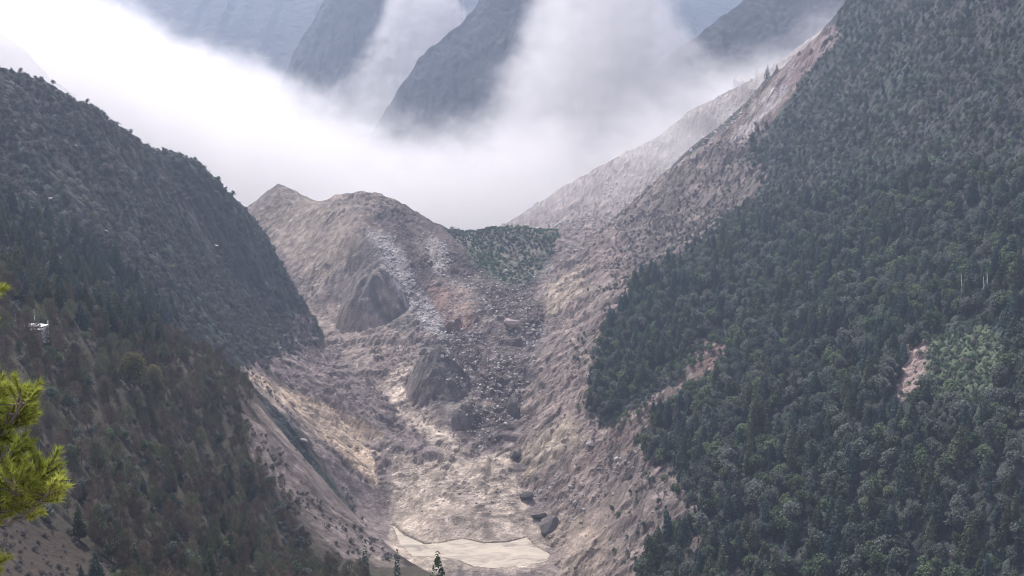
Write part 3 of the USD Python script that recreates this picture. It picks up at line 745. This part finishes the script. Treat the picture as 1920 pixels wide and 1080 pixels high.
# green knoll in the notch
KNOLL = [(840, 428), (1050, 420), (1030, 500), (960, 535), (890, 495)]
pts, rg = scatter(3.0, KNOLL, [0], 231, clump=0.2, tall=4, keep=0.8, soft=22)
put('shrub', pts, rg, [SK[2], SK[5], SK[8], SK[0]], (0.5, 1.5), lambda u, v: ('shrub on the wooded knoll in the notch', 'shrubs on the green knoll in the notch'), None)

pts, rg = scatter(6.0, [(830, 430), (1070, 420), (1060, 520), (990, 590), (890, 550), (850, 490)], [0, 2], 232, clump=0.35, tall=3, keep=0.4, soft=30)
put('shrub', pts, rg, [SK[2], SK[5], SK[8], SK[0]], (0.3, 0.9), lambda u, v: ('shrub scattered in the rubble round the green knoll', 'shrubs scattered round the green knoll'), None)
pts, rg = scatter(3.0, [(460, 690), (560, 780), (600, 880), (760, 1050), (660, 1060), (530, 930), (455, 800)], [3, 1], 233, clump=0.45, tall=3, keep=0.6)
put('shrub', pts, rg, [SK[1], SK[4], SK[7], SK[0]], (0.3, 0.9), lambda u, v: ('dry shrub on the mauve bank left of the tan silt', 'dry shrubs on the mauve bank'), None)
pts, rg = scatter(7.0, [(1060, 560), (1200, 500), (1180, 640), (1140, 760), (1200, 880), (1330, 980), (1400, 1090), (1180, 1090), (1080, 760)], [2], 234, clump=0.45, tall=6, keep=0.5)
put('broadleaf_tree', pts, rg, BK, (0.35, 0.8), lambda u, v: ('small broadleaf tree at the ragged edge of the right wood', 'small trees at the ragged edge of the right wood'), None)
pts, rg = scatter(8.0, [(540, 560), (660, 590), (640, 640), (560, 680), (450, 700), (470, 640)], [1, 0], 235, clump=0.4, tall=3, keep=0.7)
put('shrub', pts, rg, [SK[1], SK[4], SK[0]], (0.3, 0.9), lambda u, v: ('shrub at the eroded lower edge of the left hillside', 'shrubs at the eroded edge of the left hillside'), None)

# rocks
def rocks(step, poly, slopes, seed, keep, size, classes, label, group, soft=22):
    pts, rg = scatter(step, poly, slopes, seed, tall=1, keep=keep, soft=soft)
    big = [(s0, rg2) for s0, rg2 in ()]
    for x, y, z, u, v in pts:
        s = size[0] * (size[1] / size[0]) ** (rg.uniform(0, 1) ** 2.2)
        POOL.setdefault('boulder', []).append(((x, y, z - s * 0.12), classes[rg.integers(len(classes))], s, rg.uniform(0, 360), rg.normal(0, 14), s / y, label, group))


PALE, GREY, TAN, DARK = [[RK[k] for k in range(12) if k % 4 == c] for c in range(4)]
TRAIN = [(690, 425), (730, 440), (785, 530), (840, 610), (840, 645), (790, 612), (740, 532), (705, 470)]
rocks(2.3, TRAIN, [0], 301, 0.8, (0.7, 3.2), PALE + GREY, 'angular boulder in the boulder streak down the central hill', 'boulders of the pale streak down the central hill')
rocks(2.6, [(795, 440), (840, 450), (845, 522), (812, 515)], [0], 302, 0.7, (0.6, 2.6), PALE, 'boulder in the small streak left of the green knoll', 'boulders of the small streak left of the knoll')
rocks(2.7, [(830, 520), (1030, 500), (1010, 640), (985, 780), (900, 850), (840, 760), (830, 640)], [0], 303, 0.6, (0.5, 2.4), PALE + PALE + GREY, 'stone in the purple-brown rubble below the notch', 'stones in the rubble below the notch')
rocks(4.5, [(740, 850), (990, 840), (1010, 1000), (740, 1000)], [0], 304, 0.5, (0.4, 1.5), TAN + TAN + GREY, 'stone on the sunlit fan of debris above the mud pool', 'stones on the sunlit debris fan')
rocks(3.4, [(990, 900), (1060, 905), (1190, 830), (1215, 800), (1225, 820), (1100, 950), (1050, 1000), (1000, 960)], [0, 2], 305, 0.6, (0.6, 2.6), PALE + GREY, 'boulder in the pile along the gully of the right bank', 'boulders along the gully of the right bank')
rocks(4.0, [(860, 480), (1060, 410), (1200, 280), (1450, 120), (1400, 240), (1220, 340), (1150, 430), (1050, 500)], [2, 4], 306, 0.8, (0.7, 3.6), PALE + TAN + TAN + GREY, 'boulder on the scree slope right of the green knoll', 'boulders on the scree slope')
rocks(6.5, [(560, 480), (700, 600), (830, 800), (760, 860), (640, 760), (540, 620)], [0, 1], 307, 0.45, (0.4, 2.2), GREY + TAN + DARK, 'stone lying on the silt left of the grey cone', 'stones on the silt left of the grey cone')
rocks(6.0, BARE_LEFT, [1], 308, 0.25, (0.4, 1.7), TAN + DARK + GREY, 'stone on the tan silt below the left hillside', 'stones on the tan silt below the left hillside')
rocks(5.0, [(960, 860), (1000, 560), (1150, 430), (1110, 760), (1100, 850), (1300, 1090), (1040, 1090)], [2], 309, 0.5, (0.4, 2.2), GREY + TAN + DARK, 'stone on the eroded bare bank of the right hillside', 'stones on the bare bank of the right hillside')
rocks(5.0, [(1372, 262), (1480, 115), (1505, 125), (1400, 262)], [2], 310, 0.8, (0.7, 2.2), PALE, 'stone in the gravel chute near the top of the right hillside', 'stones in the gravel chute')


rocks(2.4, [(700, 380), (860, 440), (1030, 480), (1020, 620), (985, 800), (900, 860), (830, 800), (800, 640), (730, 560)], [0, 2], 311, 0.55, (0.25, 1.1), PALE + GREY + GREY + DARK, 'small stone in the dark rubble band below the notch', 'small stones in the dark rubble band')
rocks(2.6, [(740, 830), (1000, 820), (1030, 1000), (740, 1000)], [0, 2], 312, 0.5, (0.2, 0.9), TAN + TAN + GREY + DARK, 'small stone on the sunlit debris fan', 'small stones on the sunlit debris fan')
rocks(3.0, [(960, 860), (1000, 560), (1150, 430), (1130, 760), (1230, 830), (1330, 1090), (1040, 1090)], [2], 313, 0.5, (0.25, 1.3), GREY + TAN + DARK, 'small stone on the bare bank of the right hillside', 'small stones on the bare bank')
rocks(3.2, [(540, 560), (640, 560), (830, 700), (800, 880), (740, 980), (600, 860), (480, 710)], [0, 1], 314, 0.45, (0.25, 1.2), GREY + TAN + DARK, 'small stone on the silt below the left hillside', 'small stones on the silt below the left hillside')
rocks(2.8, [(900, 480), (1060, 400), (1200, 280), (1450, 110), (1420, 240), (1230, 340), (1150, 440), (1050, 500)], [2, 4], 315, 0.6, (0.4, 1.6), PALE + TAN + GREY + DARK, 'small stone on the scree slope', 'small stones on the scree slope')


def copy_of(name, e):
    (x, y, z), cls, s, turn, tilt, _, lab, grp = e
    o = thing(name, (x, y, z), turn, s, tilt)
    o.GetReferences().AddInternalReference(CLASSES[cls])
    o.SetInstanceable(True)
    return o


STUFF = {'conifer_tree': ('conifer_forest', 'mass of smaller conifers filling the forest between the nearer trees', 'forest'),
         'broadleaf_tree': ('broadleaf_forest', 'mass of smaller broadleaf trees filling the woods between the nearer trees', 'forest'),
         'bare_tree': ('bare_wood', 'mass of smaller leafless trees filling the near wood', 'wood'),
         'shrub': ('scrub', 'mass of low scrub covering both hillsides', 'scrub'),
         'boulder': ('rubble', 'mass of small stones strewn over the landslide', 'rubble')}
for name, entries in POOL.items():
    entries.sort(key=lambda e: -e[5])
    for e in entries[:300]:
        o = copy_of(name, e)
        tag(o, f'{LOOK[e[1]]} {e[6]}', {'conifer_tree': 'tree', 'broadleaf_tree': 'tree', 'bare_tree': 'tree', 'shrub': 'shrub', 'boulder': 'boulder'}[name], f'{LOOK[e[1]]}: {e[7]}')
    rest = entries[300:]
    if not rest:
        continue
    sname, lab, cat = STUFF[name]
    pi = UsdGeom.PointInstancer.Define(stage, '/World/' + numbered(sname))
    used = sorted({e[1] for e in rest})
    targets = []
    for cls in used:
        px = UsdGeom.Xform.Define(stage, f'{pi.GetPath()}/{cls}')
        px.GetPrim().GetReferences().AddInternalReference(CLASSES[cls])
        targets.append(px.GetPath())
    pi.CreatePrototypesRel().SetTargets(targets)
    pi.CreatePositionsAttr(Vt.Vec3fArray.FromNumpy(np.array([e[0] for e in rest], np.float32)))
    pi.CreateProtoIndicesAttr(Vt.IntArray([used.index(e[1]) for e in rest]))
    pi.CreateScalesAttr(Vt.Vec3fArray.FromNumpy(np.repeat(np.array([[e[2]] for e in rest], np.float32), 3, 1)))
    a = np.radians([e[3] for e in rest]) / 2
    pi.CreateOrientationsAttr(Vt.QuathArray([Gf.Quath(float(math.cos(k)), 0.0, 0.0, float(math.sin(k))) for k in a]))
    tag(pi, lab, cat, kind='stuff')
print({k: len(v) for k, v in POOL.items()})

# ------------------------------------------------------------------ single things
def hit(u, v):
    """where the photograph's point (u, v) lies on the built ground"""
    j = np.interp(u, gu[400], np.arange(nc))
    j = int(round(j))
    col = gv[:, j]
    i = int(np.argmax((col <= v) & (ROWS > 100)))
    return grid[i, j].copy()


def single_rock(u, v, wide, tall, deep, mat, seed, label, turn=0.0, lift=0.25):
    p = hit(u, v)
    r = np.random.default_rng(seed)
    k = p[1] / F_PX
    vv, ff = rock_mesh(r, 1.0)
    vv = vv / np.abs(vv).max(0) * [wide * k / 2, deep * k / 2, tall * k / 2]
    o = thing('boulder', p + [0, 0, tall * k * lift], turn)
    part(o, 'stone', (vv, ff), mat)
    tag(o, label, 'boulder')


single_rock(955, 612, 34, 24, 30, plain('mauve_rock', (.26, .215, .205), bump=0.4), 1, 'large lone mauve boulder in the rubble at the centre of the valley', 20)
single_rock(986, 934, 30, 22, 26, ROCKS[3], 2, 'dark rounded boulder at the right edge of the sunlit debris fan', -15)
single_rock(1012, 974, 36, 15, 18, ROCKS[3], 3, 'long dark slab of rock beside the pale boulder pile at right', 25)
single_rock(1026, 990, 46, 46, 50, ROCKS[3], 44, 'big dark rock wedge standing at the right shore of the mud pool', 35, 0.08)
single_rock(592, 640, 24, 11, 16, ROCKS[3], 5, 'small dark rock on the mauve silt under the left hillside', 10)
single_rock(1262, 772, 16, 12, 14, plain('brown_clod', (.12, .09, .075)), 6, 'brown earth clod on the slide strip between the two right woods', 0)
single_rock(568, 835, 26, 11, 14, ROCKS[1], 7, 'grey slab of rock on the dark edge left of the tan silt', -40)
single_rock(433, 934, 17, 6, 8, ROCKS[1], 8, 'small grey flat rock lying in the near wood', 10)
single_rock(96, 376, 14, 6, 8, ROCKS[0], 9, 'pale rock at the far left of the scrubby left hillside', -20)
single_rock(150, 276, 12, 5, 8, ROCKS[1], 10, 'grey rock high on the left hillside', -20)
single_rock(412, 463, 18, 8, 10, ROCKS[0], 11, 'pale rock on the right part of the left hillside', -20)
single_rock(200, 437, 16, 5, 8, ROCKS[1], 12, 'thin grey rock midway down the left hillside', -25)
single_rock(1105, 838, 22, 10, 14, ROCKS[0], 13, 'white boulder at the upper end of the boulder pile on the right bank', 20)
single_rock(965, 858, 26, 22, 20, ROCKS[3], 14, 'dark overhanging rock at the foot of the right bank above the fan', 10)
single_rock(1125, 728, 12, 9, 9, ROCKS[3], 15, 'small dark rock under the lower edge of the right wood', 10)

single_rock(962, 775, 26, 62, 60, ROCKS[3], 16, 'dark vertical cliff edge at the foot of the right bank beside the rubble', 10, 0.1)

# dark and pale sticks, lone trees
def lone_tree(name, cls, u, v_top, Y, label, group=None, wide=1.0, turn=0, flat=None):
    """a tree whose foot stands on the ground at distance Y under picture column u and whose top reaches row v_top"""
    if Y > 2000:
        Y = hit(u, Y - 2000)[1]                  # given as 2000 + the row of its foot
    x = at(u, v_top, Y)[0]
    z, _, _ = ground(np.array([x]), np.array([Y * 1.0]))
    h = at(u, v_top, Y)[2] - z[0]
    o = thing(name, (x, Y, z[0] - 0.2), turn, (h * wide, h * wide, h))
    o.GetReferences().AddInternalReference(CLASSES[cls])
    o.SetInstanceable(True)
    tag(o, label, 'tree', group)


rng = np.random.default_rng(77)
OLIVE = leaf('olive_leaves', (.085, .08, .04), (.19, .175, .09))
GREEN = leaf('bright_needles', (.045, .065, .02), (.11, .145, .05))
kind_of('unit_pine', [('trunk', trunk(1.0, .02, rng), BARK), ('crown', conifer(rng, 1.0, 0.2, 260), GREEN)])
kind_of('unit_dark_pine', [('trunk', trunk(1.0, .02, rng), BARK), ('crown', conifer(rng, 1.0, 0.12, 200), CONIFER[0])])
kind_of('unit_olive', [('trunk', trunk(.8, .025, rng), BARK), ('crown', broadleaf(rng, 1.0, .36, 2200, 14, .04), OLIVE)])
lone_tree('pine_tree', 'unit_pine', 820, 1030, 330, 'small bright green pine at the bottom edge in front of the mud pool')
lone_tree('pine_tree', 'unit_dark_pine', 744, 1028, 350, 'thin dark conifer left of the small green pine')
lone_tree('pine_tree', 'unit_dark_pine', 684, 1010, 370, 'thin dark conifer beside the mauve bank at the bottom edge')
lone_tree('skyline_tree', 'unit_dark_pine', 1439, 122, 1214, 'lone dark tree on the skyline of the right hillside', wide=2.2)
lone_tree('skyline_tree', 'unit_dark_pine', 1457, 118, 1210, 'smaller faint tree right of the lone skyline tree', wide=1.6)
lone_tree('olive_tree', 'unit_olive', 248, 645, 2748, 'yellowish olive tree at the top of the near wood')
lone_tree('olive_tree', 'unit_olive', 288, 672, 2745, 'brownish olive tree just right of the yellowish one', wide=0.8)
for k, (u, v, L) in enumerate([(1857, 500, 20), (1853, 524, 26), (1872, 492, 20), (1880, 492, 26), (1898, 505, 20), (1803, 525, 22), (1808, 520, 16), (1846, 526, 14)]):
    p = hit(u, v + 22)
    s = p[1] / F_PX
    o = thing('bare_tree_snag', p)
    part(o, 'trunk', tube([[0, 0, -1], [0.1, 0, 12 * s], [0.35 * (-1) ** k, 0, (22 + L * .5) * s]], [.3, .24, .14], 6), PALE_BARK)
    part(o, 'branch', tube([[0.15, 0, 15 * s], [0.9 * (-1) ** k, 0.2, 21 * s]], [.1, .04], 4), PALE_BARK)
    tag(o, 'pale bare tree trunk in the small group near the right edge', 'dead tree', 'pale bare trunks near the right edge')

# the white shed with its poles at the left edge
WHITE, STEEL, SHADE = plain('white_sheet', (.6, .61, .62), spread=0.06), plain('pale_pole', (.55, .54, .55), spread=0.1), plain('shed_wall', (.30, .30, .31), spread=0.2)
p = hit(62, 622)
k = p[1] / F_PX
o = thing('white_shed', p + [0, -6, 0.5])
w, d, hh = 50 * k, 5.0, 2.4


def box(x0, x1, y0, y1, z0, z1):
    b = trimesh.creation.box([x1 - x0, y1 - y0, z1 - z0]); b.apply_translation([(x0 + x1) / 2, (y0 + y1) / 2, (z0 + z1) / 2]); return b


part(o, 'wall', box(-w / 2, w / 2, -d / 2, d / 2, -4, hh - 0.3), SHADE)
roof = np.array([[-w / 2 - .4, -d / 2 - .5, hh - .3], [w / 2 + .4, -d / 2 - .5, hh - .3], [w / 2 + .4, d / 2, hh - .3], [-w / 2 - .4, d / 2, hh - .3], [-w / 4, 0, hh + .55], [w / 6, 0, hh + .55]])
part(o, 'roof', (roof, np.array([[0, 1, 5], [0, 5, 4], [1, 2, 5], [2, 3, 4], [2, 4, 5], [3, 0, 4], [0, 2, 1], [0, 3, 2]])), WHITE)
part(o, 'awning', box(-w / 2 + 1, -w / 6, -d / 2 - 1.8, -d / 2 - .02, hh - 1.0, hh - .8), WHITE)
part(o, 'awning', box(w / 8, w / 2 + .8, -d / 2 - 1.8, -d / 2 - .02, hh - 1.1, hh - .9), WHITE)
part(o, 'door', box(-.6, .5, -d / 2 - .08, -d / 2 - .01, -.3, hh - .9), WHITE)
part(o, 'window', box(1.8, 3.2, -d / 2 - .07, -d / 2 - .01, .5, hh - 1.0), SHADE)
tag(o, 'small low white-roofed shed among dark trees at the left edge', 'shed')
for q, (u, top, bot) in enumerate([(28, 588, 614), (34, 584, 620), (41, 584, 616), (56, 594, 614), (62, 591, 612), (87, 602, 616)]):
    x = (u - 62) * k
    t = thing('tall_pole', p + [x, -9.2 if q < 3 else -3.2, 0])
    part(t, 'shaft', tube([[0, 0, -4], [0, 0, (622 - top) * k]], [.14, .1], 6), STEEL)
    part(t, 'cap', tube([[0, 0, (622 - top) * k], [0, 0, (622 - top) * k + .25]], [.2, .16], 6), STEEL)
    tag(t, ['left outer thin pole beside the white shed', 'tallest pale pole at the left end of the white shed', 'second tall pale pole left of the white shed roof', 'thin leaning pole at the middle of the white shed', 'short white pole over the shed ridge', 'short thin pole at the right end of the white shed'][q], 'pole', None)

# ------------------------------------------------------------------ the pine whose boughs reach in at the left edge
NEEDLE = leaf('pine_needles', (.17, .20, .035), (.52, .52, .12), 0.5)
rng = np.random.default_rng(9)
tx, ty = -4.9, 9.4
tz = float(ground(np.array([tx]), np.array([ty]))[0][0])
pine = thing('foreground_pine', (tx, ty, tz))
part(pine, 'trunk', tube([[0, 0, -.5], [.05, 0, 4], [0, .05, 8], [.05, 0, 11.5]], [.2, .17, .12, .05], 8), BARK)
BOUGHS = [(-8, 552, 8.3, 8, .11), (42, 752, 8.1, 15, .24), (10, 790, 8.4, 16, .27), (85, 882, 8.0, 16, .24), (92, 925, 7.8, 20, .25), (30, 910, 7.7, 22, .31), (-5, 935, 7.9, 18, .30), (-20, 1062, 7.6, 12, .18), (-30, 468, 8.5, 5, .1), (-10, 730, 8.4, 12, .25), (0, 860, 8.0, 16, .3)]
for u, v, Y, shoots, spread in BOUGHS:
    tip = at(u, v, Y) - [tx, ty, tz]
    root = np.array([0.08, 0, tip[2] - 0.55])
    s = np.linspace(0, 1, 9)[:, None]
    path = root + (tip - root) * s + np.array([0, 0, -.22]) * np.sin(np.pi * s) + rng.normal(0, .012, (9, 3)) * s
    bough = part(pine, 'bough', tube(path, np.linspace(.04, .009, 9), 6), BARK)
    vs, stems = [], []
    for q in range(shoots * 2):
        t = rng.uniform(0.70, 1.0) if q else 1.0
        b = np.array([np.interp(t, s[:, 0], path[:, a]) for a in range(3)])
        d = np.array([rng.uniform(-.5, 1.0), rng.uniform(-.7, .5), rng.uniform(.0, .75)]); d /= np.linalg.norm(d)
        L = spread * rng.uniform(0.45, 1.0)
        e = b + d * L + [0, 0, .03]
        stems.append(tube([b, (b + e) / 2 - [0, 0, .01], e], [.007, .006, .004], 4))
        n = 130
        a = rng.uniform(0.25, 1.0, n)[:, None] ** .7
        dirs = d * 0.75 + rng.normal(0, .5, (n, 3)) + [0, 0, .18]
        vs.append(slivers(rng, b + (e - b) * a, dirs, .07, .0075))
    part(pine, 'shoots', join(stems), BARK)
    part(pine, 'needles', join(vs), NEEDLE)
tag(pine, 'sunlit yellow-green pine reaching in at the left edge', 'tree')
